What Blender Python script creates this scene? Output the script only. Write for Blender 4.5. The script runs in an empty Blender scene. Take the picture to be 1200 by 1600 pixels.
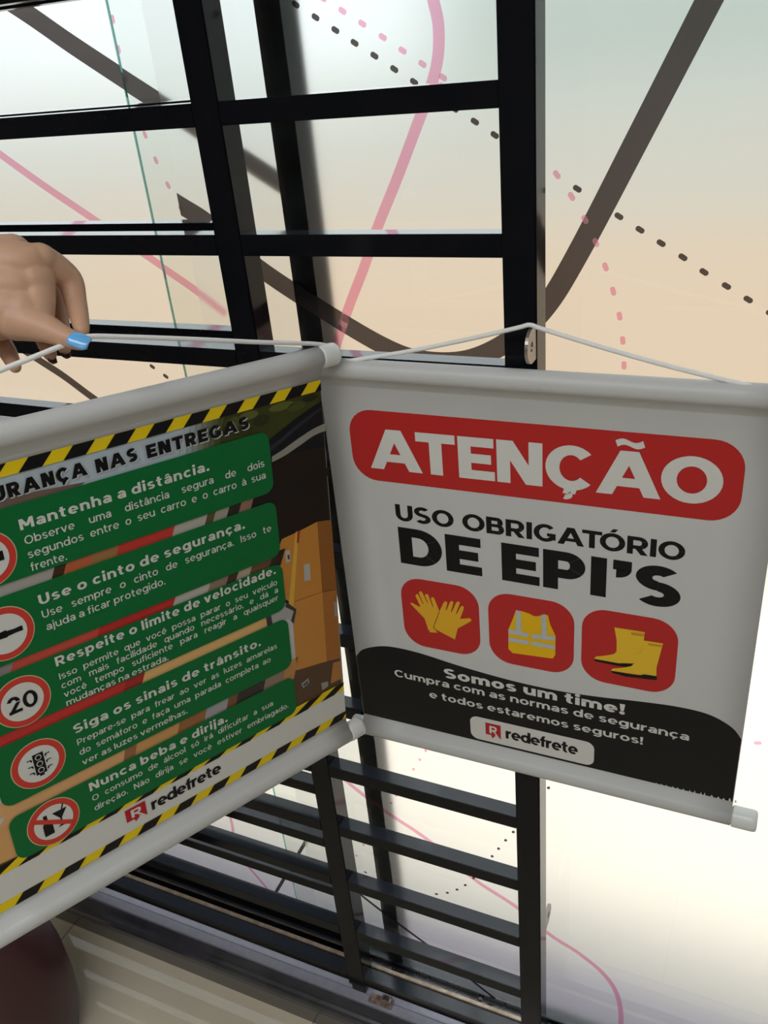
import bpy, bmesh, math, random
from mathutils import Vector, Matrix
random.seed(7)
sc = bpy.context.scene
COL = sc.collection

# ------------------------------------------------------------------ camera
S = 0.82                      # eye to gate distance in metres; the measured units below are multiples of it
FPX = 1350.3                  # focal length in pixels of the 1200x1600 frame
YAW, PITCH, ROLL = -0.469257, 0.501293, 0.1036197
FLOOR_U = -2.0                # floor level in measured units below the eye
EYE = Vector((0, -S, -FLOOR_U * S))
fw = Vector((math.sin(YAW) * math.cos(PITCH), math.cos(YAW) * math.cos(PITCH), -math.sin(PITCH)))
rr = fw.cross(Vector((0, 0, 1))).normalized()
dd = fw.cross(rr)
CR = rr * math.cos(ROLL) + dd * math.sin(ROLL)
CD = -rr * math.sin(ROLL) + dd * math.cos(ROLL)
camd = bpy.data.cameras.new('camera')
cam = bpy.data.objects.new('camera', camd)
COL.objects.link(cam)
m = Matrix((CR, -CD, -fw)).transposed().to_4x4()
m.translation = EYE
cam.matrix_world = m
camd.sensor_fit = 'HORIZONTAL'
camd.sensor_width = 36.0
camd.lens = FPX / 1200 * 36.0
camd.clip_start = 0.01
sc.camera = cam
sc.view_settings.view_transform = 'Standard'
sc.view_settings.look = 'None'
sc.view_settings.gamma = 1
sc.view_settings.exposure = 0.22
sc.view_settings.use_curve_mapping = False

# ------------------------------------------------------------------ sky, sun and room lamps
world = bpy.data.worlds.new('overcast_sky')
sc.world = world
world.use_nodes = True
bg = world.node_tree.nodes['Background']
bg.inputs[0].default_value = (0.93, 0.98, 1.0, 1)
bg.inputs[1].default_value = 1.12

def lamp(name, kind, loc, rot, energy, color=(1, 1, 1), size=(1, 1), angle=0.1):
    d = bpy.data.lights.new(name, kind)
    d.energy = energy
    d.color = color
    if kind == 'AREA':
        d.shape = 'RECTANGLE'
        d.size, d.size_y = size
    else:
        d.angle = angle
    o = bpy.data.objects.new(name, d)
    o.location = loc
    o.rotation_euler = rot
    COL.objects.link(o)
    return o
sun = lamp('sun', 'SUN', (0, 3, 6), (0, 0, 0), 1.7, (1.0, 0.96, 0.88), angle=0.05)
sun.rotation_euler = Vector((0.12, 0.10, -1)).to_track_quat('-Z', 'Y').to_euler()
lamp('ceiling_light', 'AREA', (-0.5, -1.3, 2.55), (0, 0, 0), 16, (0.97, 0.98, 1.0), (1.8, 0.5))
lamp('ceiling_light', 'AREA', (0.4, -2.6, 2.55), (0, 0, 0), 9, (0.97, 0.98, 1.0), (1.8, 0.5))

# ------------------------------------------------------------------ measuring helpers
def W(x, y, z):
    """measured units (gate front plane y=0, eye level z=0) -> metres"""
    return Vector((x * S, y * S, (z - FLOOR_U) * S))

def ray(px, py):
    return CR * ((px - 600) / FPX) + CD * ((py - 800) / FPX) + fw

def on_y(px, py, Y):
    """point of an upright plane parallel to the gate, Y measured units behind its front"""
    r = ray(px, py)
    return EYE + r * ((1 + Y) * S / r.y)

# ------------------------------------------------------------------ materials
def mat(name, color=(.8, .8, .8), rough=.5, metal=0.0, coat=0.0, noise=None, bump=None, **kw):
    m = bpy.data.materials.new(name)
    m.use_nodes = True
    nt = m.node_tree
    b = nt.nodes['Principled BSDF']
    b.inputs['Base Color'].default_value = (*color, 1)
    b.inputs['Roughness'].default_value = rough
    b.inputs['Metallic'].default_value = metal
    b.inputs['Coat Weight'].default_value = coat
    for k, v in kw.items():
        b.inputs[k.replace('_', ' ')].default_value = v
    if noise:
        sc_, amt, c2 = noise
        tc = nt.nodes.new('ShaderNodeTexCoord')
        n = nt.nodes.new('ShaderNodeTexNoise')
        n.inputs['Scale'].default_value = sc_
        n.inputs['Detail'].default_value = 6
        r = nt.nodes.new('ShaderNodeValToRGB')
        r.color_ramp.elements[0].position = .5 - amt
        r.color_ramp.elements[1].position = .5 + amt
        r.color_ramp.elements[0].color = (*color, 1)
        r.color_ramp.elements[1].color = (*c2, 1)
        nt.links.new(tc.outputs['Object'], n.inputs['Vector'])
        nt.links.new(n.outputs['Fac'], r.inputs['Fac'])
        nt.links.new(r.outputs['Color'], b.inputs['Base Color'])
    if bump:
        s_, st = bump
        tc = nt.nodes.new('ShaderNodeTexCoord')
        n = nt.nodes.new('ShaderNodeTexNoise')
        n.inputs['Scale'].default_value = s_
        bp = nt.nodes.new('ShaderNodeBump')
        bp.inputs['Strength'].default_value = st
        bp.inputs['Distance'].default_value = .001
        nt.links.new(tc.outputs['Object'], n.inputs['Vector'])
        nt.links.new(n.outputs['Fac'], bp.inputs['Height'])
        nt.links.new(bp.outputs['Normal'], b.inputs['Normal'])
    return m

M = {}
M['black'] = mat('black_enamel', (.004, .005, .007), .13, 0, 0, (30, .25, (.007, .007, .009)), (60, .04), IOR=1.27)
nt_ = M['black'].node_tree      # dust on upward faces, toned blue-grey and glossed to imitate the glass reflection
ge_ = nt_.nodes.new('ShaderNodeNewGeometry'); sx_ = nt_.nodes.new('ShaderNodeSeparateXYZ'); mm_ = nt_.nodes.new('ShaderNodeMath'); mm_.operation = 'GREATER_THAN'; mm_.inputs[1].default_value = .8
mx_ = nt_.nodes.new('ShaderNodeMixRGB'); mx_.inputs[2].default_value = (.034, .040, .052, 1)
b_ = nt_.nodes['Principled BSDF']; src_ = b_.inputs['Base Color'].links[0].from_socket
nt_.links.new(ge_.outputs['True Normal'], sx_.inputs[0]); nt_.links.new(sx_.outputs['Z'], mm_.inputs[0]); nt_.links.new(mm_.outputs[0], mx_.inputs[0])
cm_ = nt_.nodes.new('ShaderNodeMath'); cm_.operation = 'MULTIPLY'; cm_.inputs[1].default_value = .9; nt_.links.new(mm_.outputs[0], cm_.inputs[0]); nt_.links.new(cm_.outputs[0], b_.inputs['Coat Weight'])
b_.inputs['Coat Roughness'].default_value = .08
nt_.links.new(src_, mx_.inputs[1]); nt_.links.new(mx_.outputs[0], b_.inputs['Base Color'])
M['black_sill'] = mat('black_sill', (.028, .028, .034), .20, 0, 1.0, (14, .2, (.055, .055, .066)), (25, .12))
M['steel'] = mat('bare_steel', (.45, .42, .40), .35, .9, 0, (40, .3, (.3, .25, .22)))
M['sun_strip'] = mat('painted_sun_glint', (1.0, .82, .64), .35, .15, 0, (60, .2, (.6, .45, .32)))  # pale orange colour imitates a line of sunlight
M['alu'] = mat('sill_metal', (.48, .48, .58), .25, .1, .5, (90, .3, (.40, .40, .49)))
M['rust'] = mat('rusty_metal', (.16, .07, .04), .7, .3, 0, (120, .2, (.45, .38, .33)))
M['debris'] = mat('mortar_crumbs', (.30, .28, .25), .9)
M['vinyl'] = None
M['plastic'] = mat('white_plastic', (.80, .83, .80), .32, 0, .2)
M['cord'] = mat('white_cord', (.94, .94, .92), .6, 0, 0, None, (900, .5))
M['wall'] = mat('wall_paint', (.34, .33, .31), .8, 0, 0, (3, .3, (.30, .29, .28)))
M['ceiling'] = mat('ceiling_paint', (.75, .75, .73), .85, 0, 0, (2, .3, (.72, .72, .70)))
M['pot'] = mat('maroon_glaze', (.035, .007, .010), .38, 0, .1, (4, .3, (.07, .012, .015)))
M['skin'] = mat('skin', (.56, .33, .21), .5, 0, 0, (25, .35, (.62, .37, .25)), (600, .12))
M['skin'].node_tree.nodes['Principled BSDF'].inputs['Subsurface Weight'].default_value = .12
M['skin'].node_tree.nodes['Principled BSDF'].inputs['Subsurface Scale'].default_value = .006
M['blue_nail'] = mat('blue_polish', (.14, .46, .88), .2, 0, .5)
M['dark_nail'] = mat('dark_polish', (.02, .008, .012), .25, 0, .5)

def vinyl(name, c, trans=.18, rough=.42):
    m = bpy.data.materials.new(name)
    m.use_nodes = True
    nt = m.node_tree
    b = nt.nodes['Principled BSDF']
    b.inputs['Base Color'].default_value = (*c, 1)
    b.inputs['Roughness'].default_value = rough
    tc = nt.nodes.new('ShaderNodeTexCoord')
    wv = nt.nodes.new('ShaderNodeTexWave')       # the fine weave of the banner cloth
    wv.inputs['Scale'].default_value = 320
    wv.inputs['Distortion'].default_value = 1.5
    bp = nt.nodes.new('ShaderNodeBump')
    bp.inputs['Strength'].default_value = .06
    bp.inputs['Distance'].default_value = .0005
    nt.links.new(tc.outputs['Object'], wv.inputs['Vector'])
    nt.links.new(wv.outputs['Fac'], bp.inputs['Height'])
    nt.links.new(bp.outputs['Normal'], b.inputs['Normal'])
    if trans:
        t = nt.nodes.new('ShaderNodeBsdfTranslucent')
        t.inputs[0].default_value = (*c, 1)
        mx = nt.nodes.new('ShaderNodeMixShader')
        mx.inputs[0].default_value = trans
        nt.links.new(b.outputs[0], mx.inputs[1])
        nt.links.new(t.outputs[0], mx.inputs[2])
        nt.links.new(mx.outputs[0], nt.nodes['Material Output'].inputs[0])
    return m
M['white'] = vinyl('white_vinyl', (.72, .73, .72), .18)
M['grey_edge'] = vinyl('vinyl_seam', (.6, .6, .58), 0)
INK = {}
def ink(key, srgb, rough=.4):
    if key not in INK:
        lin = tuple((v / 255 / 12.92 if v <= 10 else ((v / 255 + .055) / 1.055) ** 2.4) for v in srgb)
        INK[key] = mat('print_' + key, lin, rough, IOR=1.32)
    return INK[key]
ink('red', (192, 44, 42)); ink('black', (16, 16, 18)); ink('lettering_white', (222, 222, 216))
ink('green', (6, 110, 52)); ink('yellow', (246, 214, 24)); ink('vest_yellow', (240, 190, 20)); ink('silver', (190, 196, 196))
ink('glove_yellow', (235, 180, 45)); ink('boot_yellow', (240, 195, 50)); ink('glove_line', (150, 95, 30))
ink('maroon', (190, 30, 40)); ink('sign_red', (214, 66, 52)); ink('rim_pale', (214, 200, 160))

def tinted(name, tint, dens):
    m = bpy.data.materials.new(name)
    m.use_nodes = True
    nt = m.node_tree
    nt.nodes.remove(nt.nodes['Principled BSDF'])
    t = nt.nodes.new('ShaderNodeBsdfTransparent'); t.inputs[0].default_value = (*tint, 1)
    d = nt.nodes.new('ShaderNodeBsdfDiffuse'); d.inputs[0].default_value = (*tint, 1)
    mx = nt.nodes.new('ShaderNodeMixShader'); mx.inputs[0].default_value = dens
    nt.links.new(t.outputs[0], mx.inputs[1]); nt.links.new(d.outputs[0], mx.inputs[2])
    nt.links.new(mx.outputs[0], nt.nodes['Material Output'].inputs[0])
    return m
M['film_black'] = tinted('film_print_charcoal', (.135, .115, .11), .3)
M['film_pink'] = tinted('film_print_pink', (.95, .50, .66), .06)

def glass(name, rough, tint=(1, 1, 1), milk=0.0, milkc=(1, 1, 1)):
    m = bpy.data.materials.new(name)
    m.use_nodes = True
    nt = m.node_tree
    nt.nodes.remove(nt.nodes['Principled BSDF'])
    g = nt.nodes.new('ShaderNodeBsdfGlass')
    g.inputs['Roughness'].default_value = rough
    g.inputs['IOR'].default_value = 1.45
    g.inputs['Color'].default_value = (*tint, 1)
    out = g.outputs[0]
    if milk:
        t = nt.nodes.new('ShaderNodeBsdfTranslucent'); t.inputs[0].default_value = (*milkc, 1)
        mx = nt.nodes.new('ShaderNodeMixShader'); mx.inputs[0].default_value = milk
        nt.links.new(out, mx.inputs[1]); nt.links.new(t.outputs[0], mx.inputs[2])
        out = mx.outputs[0]
    nt.links.new(out, nt.nodes['Material Output'].inputs[0])
    return m
M['glass_clear'] = glass('clear_glass', 0.0, (.97, .99, .98))
M['glass_frost'] = glass('frosted_film', .34, (.98, .99, .99))
M['glass_edge'] = tinted('green_glass_edge', (.58, .78, .75), .2)

# ------------------------------------------------------------------ object helpers
def tag(o, label=None, cat=None, group=None, kind=None):
    if label: o['label'] = label
    if cat: o['category'] = cat
    if group: o['group'] = group
    if kind: o['kind'] = kind
    return o

def empty(name, loc):
    o = bpy.data.objects.new(name, None)
    o.empty_display_size = .05
    o.location = loc
    COL.objects.link(o)
    return o

def root_of(p):
    v = Vector((0, 0, 0))
    while p:
        v += p.location
        p = p.parent
    return v

def obj(name, verts, faces, material, parent=None, smooth=False, loc=None):
    """verts in world metres; the object sits at loc (world) or at its parent's origin"""
    base = root_of(parent)
    if loc is None:
        loc = base
    me = bpy.data.meshes.new(name)
    me.from_pydata([tuple(Vector(v) - Vector(loc)) for v in verts], [], faces)
    mats = material if isinstance(material, (list, tuple)) else [material]
    for q in mats: me.materials.append(q)
    if smooth:
        for p in me.polygons: p.use_smooth = True
    me.update()
    o = bpy.data.objects.new(name, me)
    o.location = Vector(loc) - base
    if parent: o.parent = parent
    COL.objects.link(o)
    return o

def from_bm(name, bm, material, parent=None, smooth=False, loc=None):
    bm.verts.ensure_lookup_table()
    vs = [v.co.copy() for v in bm.verts]
    idx = {v: i for i, v in enumerate(bm.verts)}
    fs = [[idx[v] for v in f.verts] for f in bm.faces]
    bm.free()
    return obj(name, vs, fs, material, parent, smooth, loc)

def add_box(bm, lo, hi, bev=0.0, seg=2):
    g = bmesh.ops.create_cube(bm, size=1)['verts']
    for v in g:
        v.co = Vector([lo[i] + (v.co[i] + .5) * (hi[i] - lo[i]) for i in range(3)])
    if bev:
        es = list({e for v in g for e in v.link_edges})
        bmesh.ops.bevel(bm, geom=es, offset=bev, segments=seg, affect='EDGES')

def box(name, lo, hi, material, parent=None, bev=0.0, loc=None):
    bm = bmesh.new(); add_box(bm, lo, hi, bev)
    return from_bm(name, bm, material, parent, loc=loc)

def ubox(name, x0, x1, y0, y1, z0, z1, material, parent=None, bev=0.0, loc=None):
    return box(name, W(x0, y0, z0), W(x1, y1, z1), material, parent, bev, loc)

def tube_data(pts, rad, n=12, caps=True):
    pts = [Vector(p) for p in pts]
    rads = rad if isinstance(rad, (list, tuple)) else [rad] * len(pts)
    vs, fs = [], []
    up = None
    for i, p in enumerate(pts):
        t = (pts[min(i + 1, len(pts) - 1)] - pts[max(i - 1, 0)]).normalized()
        if up is None:
            up = t.orthogonal().normalized()
        up = (up - t * up.dot(t)).normalized()
        side = t.cross(up)
        for k in range(n):
            a = 2 * math.pi * k / n
            vs.append(p + (up * math.cos(a) + side * math.sin(a)) * rads[i])
    for i in range(len(pts) - 1):
        for k in range(n):
            fs.append([i * n + k, i * n + (k + 1) % n, (i + 1) * n + (k + 1) % n, (i + 1) * n + k])
    if caps:
        fs.append(list(range(n))[::-1]); fs.append([(len(pts) - 1) * n + k for k in range(n)])
    return vs, fs

def tube(name, pts, rad, material, parent=None, n=12, loc=None):
    vs, fs = tube_data(pts, rad, n)
    return obj(name, vs, fs, material, parent, True, loc)

def catmull(pts, n=8):
    out = []
    P = [pts[0]] + list(pts) + [pts[-1]]
    for i in range(1, len(P) - 2):
        a, b, c, d = (Vector(q) for q in P[i - 1:i + 3])
        for k in range(n):
            t = k / n
            out.append(.5 * ((2 * b) + (c - a) * t + (2 * a - 5 * b + 4 * c - d) * t * t + (3 * b - a - 3 * c + d) * t ** 3))
    out.append(Vector(P[-2]))
    return out

# ------------------------------------------------------------------ the room
st = lambda o: tag(o, kind='structure')
def tile_material():
    m = bpy.data.materials.new('beige_tiles'); m.use_nodes = True
    nt = m.node_tree; b = nt.nodes['Principled BSDF']
    tc = nt.nodes.new('ShaderNodeTexCoord')
    mp = nt.nodes.new('ShaderNodeMapping'); g_ = EYE + ray(98, 1466) * (-EYE.z / ray(98, 1466).z)
    mp.inputs['Location'].default_value = (-g_.x, 0, 0)
    br = nt.nodes.new('ShaderNodeTexBrick')
    br.offset = 0; br.inputs['Scale'].default_value = 1
    br.inputs['Brick Width'].default_value = .6; br.inputs['Row Height'].default_value = .6
    br.inputs['Mortar Size'].default_value = .0011
    br.inputs['Color1'].default_value = (.86, .77, .60, 1); br.inputs['Color2'].default_value = (.85, .76, .59, 1)
    br.inputs['Mortar'].default_value = (.22, .20, .16, 1)
    n = nt.nodes.new('ShaderNodeTexNoise'); n.inputs['Scale'].default_value = 5
    mx = nt.nodes.new('ShaderNodeMixRGB'); mx.blend_type = 'MULTIPLY'; mx.inputs[0].default_value = .25
    nt.links.new(tc.outputs['Object'], mp.inputs['Vector']); nt.links.new(mp.outputs['Vector'], br.inputs['Vector'])
    nt.links.new(tc.outputs['Object'], n.inputs['Vector'])
    nt.links.new(br.outputs['Color'], mx.inputs[1]); nt.links.new(n.outputs['Fac'], mx.inputs[2])
    nt.links.new(mx.outputs[0], b.inputs['Base Color'])
    b.inputs['Roughness'].default_value = .02
    b.inputs['IOR'].default_value = 1.6
    return m
X0, X1, YB, ZC = -3.2, 1.6, -3.6, 2.6
st(box('floor', (X0, YB, -.1), (X1, -.050 * S + .002, 0), tile_material()))
st(box('ceiling', (X0, YB, ZC), (X1, .16, ZC + .1), M['ceiling']))
st(box('wall_back', (X0, YB - .1, 0), (X1, YB, ZC), M['wall']))
st(box('wall_left', (X0 - .1, YB, 0), (X0, .16, ZC), M['wall']))
st(box('wall_right', (X1, YB, 0), (X1 + .1, .16, ZC), M['wall']))

# ground outside the glass (seen only through the frosting)
def ground_mat(name, c, c2, s=3):
    return mat(name, c, .85, 0, 0, (s, .25, c2))
GZ = (-2.05 - FLOOR_U) * S
def ground(name, y0, y1, c, c2, dz=0.0, x0=-60, x1=40):
    st(box(name, (x0, y0, GZ - .3), (x1, y1, GZ + dz), ground_mat(name, c, c2)))
ground('kerb_strip', .148, .29, (.50, .44, .49), (.46, .41, .46), 0)
ground('pavement', .29, 1.9, (.96, .86, .76), (.92, .82, .72))
ground('forecourt', 1.9, 7.5, (.49, .355, .25), (.45, .335, .235))
ground('roadway', 7.5, 22, (.385, .36, .315), (.36, .34, .30))
ground('far_verge', 22, 60, (.36, .40, .37), (.40, .43, .40), x0=-90, x1=60)

st(box('wall_far', (-13, 33, GZ - .3), (50, 34, GZ + 5.2), ground_mat('far_wall_render', (.52, .575, .535), (.48, .53, .49), .4)))

# ------------------------------------------------------------------ threshold at the foot of the gate
sill = empty('trim_1', (W(-.5, -.02, -2.0)))
st(sill)
XL, XR = -3.9, 1.9
def extrude_profile(name, prof, x0, x1, material, parent, smooth=False):
    vs = [W(x0, y, z) for y, z in prof] + [W(x1, y, z) for y, z in prof]
    n = len(prof)
    fs = [[i, (i + 1) % n, n + (i + 1) % n, n + i] for i in range(n)] + [list(range(n))[::-1], [n + i for i in range(n)]]
    return obj(name, vs, fs, material, parent, smooth)
extrude_profile('sill_nosing', [(-.050, -2.0), (-.050, -1.950), (-.0485, -1.938), (-.045, -1.931), (-.040, -1.9265), (-.034, -1.9230), (-.030, -1.9195), (-.026, -1.9130), (-.0225, -1.9075), (-.0195, -1.905), (-.0180, -1.909), (-.0180, -2.0)], XL, XR, M['black_sill'], sill)
extrude_profile('sill_tread', [(-.0165, -2.0), (-.0165, -1.9), (.0030, -1.9), (.0035, -1.903), (.0050, -1.903), (.0055, -1.9), (.042, -1.9), (.042, -2.0)], XL, XR, M['alu'], sill)
extrude_profile('outer_track', [(.0425, -2.0), (.0425, -1.925), (.0675, -1.925), (.0680, -1.900), (.0745, -1.900), (.0750, -1.950), (.16, -1.950), (.16, -2.05), (.0425, -2.05)], XL, XR, M['black_sill'], sill)
ubox('sun_glint_strip', XL, XR, .0670, .0750, -1.9015, -1.8955, M['sun_strip'], sill, .0003)  # added strip, coloured as the sunlight glint at the foot of the glass

# crumbs of mortar and dust lying in the outer track
bm = bmesh.new()
for i in range(1100):
    x = random.uniform(-1.7, -.2); y = random.choice([random.gauss(.081, .003), random.uniform(.077, .114)])
    s = random.uniform(.0006, .0019) * (1 if random.random() < .95 else 2.2)
    c = W(x, max(.077, y), -1.950)
    g = bmesh.ops.create_icosphere(bm, subdivisions=1, radius=s)['verts']
    for v in g:
        v.co = Vector((v.co.x * random.uniform(.7, 1.5), v.co.y, v.co.z * .7)) + c + Vector((0, 0, s * .5))
tag(from_bm('mortar_crumb', bm, M['debris'], loc=W(-.9, .09, -1.950)), 'grey crumbs of mortar and dust lying in the dark track at the foot of the glass', 'debris', kind='stuff')

# rusty roller bracket left on the sill at the foot of the left post
rb = tag(empty('roller_bracket', W(-.62, .02, -1.9)), 'small rusty roller bracket on the sill beside the foot of the gate post', 'bracket')
c0 = W(-.628, -.001, -1.9)
bm = bmesh.new()
add_box(bm, c0 + Vector((-.035, -.008, 0)), c0 + Vector((.012, .010, .003)), .0008)
add_box(bm, c0 + Vector((-.010, .004, .002)), c0 + Vector((.010, .007, .018)), .001)
from_bm('bracket_plate', bm, M['rust'], rb)
vs, fs = tube_data([c0 + Vector((.001, -.004, .011)), c0 + Vector((.001, .004, .011))], .009, 20)
obj('roller', vs, fs, M['steel'], rb, False)
vs, fs = tube_data([c0 + Vector((.001, -.007, .011)), c0 + Vector((.001, .009, .011))], .003, 12)
obj('axle', vs, fs, M['rust'], rb, False)
for k in range(3):
    pass

# ------------------------------------------------------------------ the steel gates
PITCH_U, BAR_TOP = .162, -.0524
def grille(name, label, y0, post_x, x0, x1, group=None, lugs=False):
    root = tag(empty(name, W((x0 + x1) / 2, y0 + .02, -1.876)), label, 'gate')
    top = .9
    for px in post_x:
        ubox('post', px, px + .0417, y0, y0 + .042, -1.876, top, M['black'], root, .0012)
    for k in range(-5, 12):
        z = BAR_TOP - PITCH_U * k
        for a, b in spans(post_x, x0, x1):
            ubox('bar', a, b, y0, y0 + .028, z - .028, z, M['black'], root, .0008)
    return root
def spans(posts, x0, x1):
    out = []; cur = x0
    for p in sorted(posts):
        if p > cur + .01: out.append((cur, p + .0005))
        cur = p + .0412
    if x1 > cur + .01: out.append((cur, x1))
    return out
front = grille('security_gate', 'black barred steel gate nearest the camera, the banners hang in front of it', 0.0, [-.7205, -.3162, -1.95], -1.95, -.28)
rear = grille('security_gate', 'second black barred gate standing just behind the left half of the near one', .080, [-.7775, -1.9], -1.9, -.74)
ubox('bottom_rail', -1.9, -.7355, .084, .104, -1.925, -1.876, M['black'], rear, .001)
ubox('rail_lip', -1.9, -.7355, .0795, .084, -1.880, -1.8765, M['steel'], rear)
# feet of the near gate down to the sill
for px in (-.7205, -.3162):
    ubox('foot', px + .004, px + .038, .004, .038, -1.9, -1.874, M['black'], front, .001)

def lug(name, parent, Xc, outline, hole, r, material, th=.0032):
    """flat steel lug in the Y-Z plane; outline in (y,z) measured units"""
    n = len(outline)
    bm = bmesh.new()
    lo = [bm.verts.new(W(Xc, y, z) - Vector((th / 2, 0, 0))) for y, z in outline]
    hi = [bm.verts.new(W(Xc, y, z) + Vector((th / 2, 0, 0))) for y, z in outline]
    K = 24
    hv = []
    for sgn in (-1, 1):
        hv.append([bm.verts.new(W(Xc, hole[0] + r * math.cos(2 * math.pi * k / K), hole[1] + r * math.sin(2 * math.pi * k / K)) + Vector((sgn * th / 2, 0, 0))) for k in range(K)])
    # bridge each face: outline to hole by nearest angle
    for ring, hr, fl in ((lo, hv[0], False), (hi, hv[1], True)):
        es = [bm.edges.new((ring[i], ring[(i + 1) % n])) for i in range(n)] + [bm.edges.new((hr[i], hr[(i + 1) % K])) for i in range(K)]
        bmesh.ops.triangle_fill(bm, use_beauty=True, edges=es)
    for i in range(n):
        bm.faces.new((lo[i], lo[(i + 1) % n], hi[(i + 1) % n], hi[i]))
    for i in range(K):
        bm.faces.new((hv[0][i], hv[1][i], hv[1][(i + 1) % K], hv[0][(i + 1) % K]))
    bmesh.ops.recalc_face_normals(bm, faces=bm.faces)
    return from_bm(name, bm, material, parent)
def lug_outline(yb, yt, zc, hw, slant):
    pts = []
    R = hw
    ye = yt + R if yt < yb else yt - R
    for k in range(17):
        a = math.pi * k / 16
        s = -1 if yt < yb else 1
        pts.append((ye + s * R * math.sin(a), zc + slant + R * math.cos(a)))
    return [(yb, zc + hw)] + pts + [(yb, zc - hw)]
lug('lug', front, -.2775, lug_outline(.001, -.038, -.343, .0215, 0), (-.0195, -.343), .0062, M['steel'])
lug('lug', front, -.2775, lug_outline(.041, .083, -1.505, .0215, 0), (.063, -1.505), .0062, M['steel'])

# ------------------------------------------------------------------ glass panels with printed film
GT, GB = 1.165, -1.945
def pane(name, x0, x1, y0, y1, z0, z1, inner, outer, parent, drop=()):
    a, b = W(x0, y0, z0), W(x1, y1, z1)
    vs = [(a.x, a.y, a.z), (b.x, a.y, a.z), (b.x, a.y, b.z), (a.x, a.y, b.z), (a.x, b.y, a.z), (b.x, b.y, a.z), (b.x, b.y, b.z), (a.x, b.y, b.z)]
    fs = [(0, 1, 2, 3), (5, 4, 7, 6), (4, 0, 3, 7), (1, 5, 6, 2), (3, 2, 6, 7), (4, 5, 1, 0)]
    keep = [i for i in range(6) if i not in drop]
    o = obj(name, vs, [fs[i] for i in keep], [inner, outer, M['glass_edge']], parent)
    for i, p in zip(keep, o.data.polygons):
        p.material_index = 1 if i == 1 else (0 if i == 0 else 2)
    return o
win1 = st(empty('window_1', W(-.2, .123, GB)))
win2 = st(empty('window_2', W(-1.3, .155, GB)))
XE, XF = -.9165, -.8605
pane('clear_pane_edge', XE, XF, .120, .126, GB, GT, M['glass_clear'], M['glass_clear'], win1, (3,))
pane('frosted_pane', XF, XR, .120, .126, GB, GT, M['glass_clear'], M['glass_frost'], win1, (2,))
pane('frosted_pane', -3.9, -.690, .160, .166, GB, GT, M['glass_clear'], M['glass_frost'], win2)
ubox('stile', -.683, -.6440, .127, .175, GB, GT, M['black'], win2)
ubox('pane_edge_line', XE - .0012, XE, .1195, .1265, GB, GT, M['glass_edge'], win1)
ubox('bottom_frame', XE, XR, .117, .129, GB - .004, GB + .008, M['black'], win1, .0008)
ubox('bottom_frame', -3.9, -.66, .150, .170, GB - .004, GB + .008, M['black'], win2, .0008)

def band(name, pts_px, width_u, Y, material, parent, n=8, cut=False):
    P = catmull([on_y(x, y, Y) for x, y in pts_px], n)
    vs, fs = [], []
    for i, p in enumerate(P):
        t = (P[min(i + 1, len(P) - 1)] - P[max(i - 1, 0)]).normalized()
        s = Vector((-t.z, 0, t.x)) * (width_u * S / 2)
        vs += [p + s, p - s]
    if cut:      # the film ends on an upright edge
        xc = XF * S
        for j in (0, 1):
            d_ = vs[j + 2] - vs[j]
            vs[j] = vs[j] + d_ * ((xc - vs[j].x) / d_.x)
    fs = [(2 * i, 2 * i + 1, 2 * i + 3, 2 * i + 2) for i in range(len(P) - 1)]
    return obj(name, vs, fs, material, parent)
def dashes(name, pts_px, Y, material, parent, L=.0118, Wd=.0068):
    P = [on_y(x, y, Y) for x, y in pts_px]
    vs, fs = [], []
    for i, p in enumerate(P):
        t = (P[min(i + 1, len(P) - 1)] - P[max(i - 1, 0)]).normalized()
        s = Vector((-t.z, 0, t.x))
        b = len(vs)
        hl, hw = (L - Wd) / 2 * S, Wd / 2 * S
        for k in range(16):
            a = 2 * math.pi * (k + .5) / 16
            cx = (hl if math.cos(a) > 0 else -hl) + hw * math.cos(a)
            vs.append(p + t * cx + s * (hw * math.sin(a)))
        fs.append(list(range(b, b + 16)))
    return obj(name, vs, fs, material, parent)
YF, YR = .1194, .1594
fb, fp = M['film_black'], M['film_pink']
band('charcoal_stripe', [(289, 325), (330, 352), (400, 415), (500, 482), (600, 541), (660, 562), (730, 562), (795, 533), (850, 482), (902, 398), (1000, 210), (1108, 0), (1150, -82), (1190, -160), (1260, -300), (1350, -480)], .0285, YF, fb, win1, cut=True)
band('pink_stripe', [(668, -40), (677, 0), (685, 40), (684, 90), (672, 140), (650, 200), (620, 280), (590, 355), (568, 420), (545, 480), (524, 545), (500, 640), (490, 750)], .0152, YF, fp, win1)
band('pink_stripe', [(470, 1150), (535, 1215), (600, 1266), (668, 1312), (740, 1373), (805, 1416), (860, 1461), (905, 1490), (945, 1524), (966, 1560), (970, 1610), (960, 1680)], .0105, YF, fp, win1)
band('charcoal_line', [(540, 1375), (560, 1395), (610, 1434), (668, 1477), (745, 1538), (830, 1606)], .0078, YF, fb, win1)
dashes('charcoal_dashes', [(432, -14), (462, 7), (493, 27), (524, 47), (554, 67), (585, 87), (616, 108), (647, 128), (678, 149), (710, 170), (742, 190), (773, 211), (805, 232), (838, 253), (902, 295), (967, 338), (1000, 359), (1033, 380), (1067, 402), (1100, 425), (1135, 447), (1169, 468), (1204, 490), (1240, 512), (1276, 534), (1312, 556), (1349, 578), (1386, 600), (1424, 623), (1462, 646)], YF, fb, win1)
dashes('pink_dashes', [(504, -3), (535, 17), (566, 37), (598, 58), (629, 79), (660, 100), (692, 121), (724, 142), (756, 164), (788, 190), (818, 215), (846, 243), (870, 273), (893, 307), (914, 343), (931, 379), (946, 417), (958, 455), (968, 494), (973, 532), (975, 571), (974, 610)], YF, fp, win1)
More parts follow.
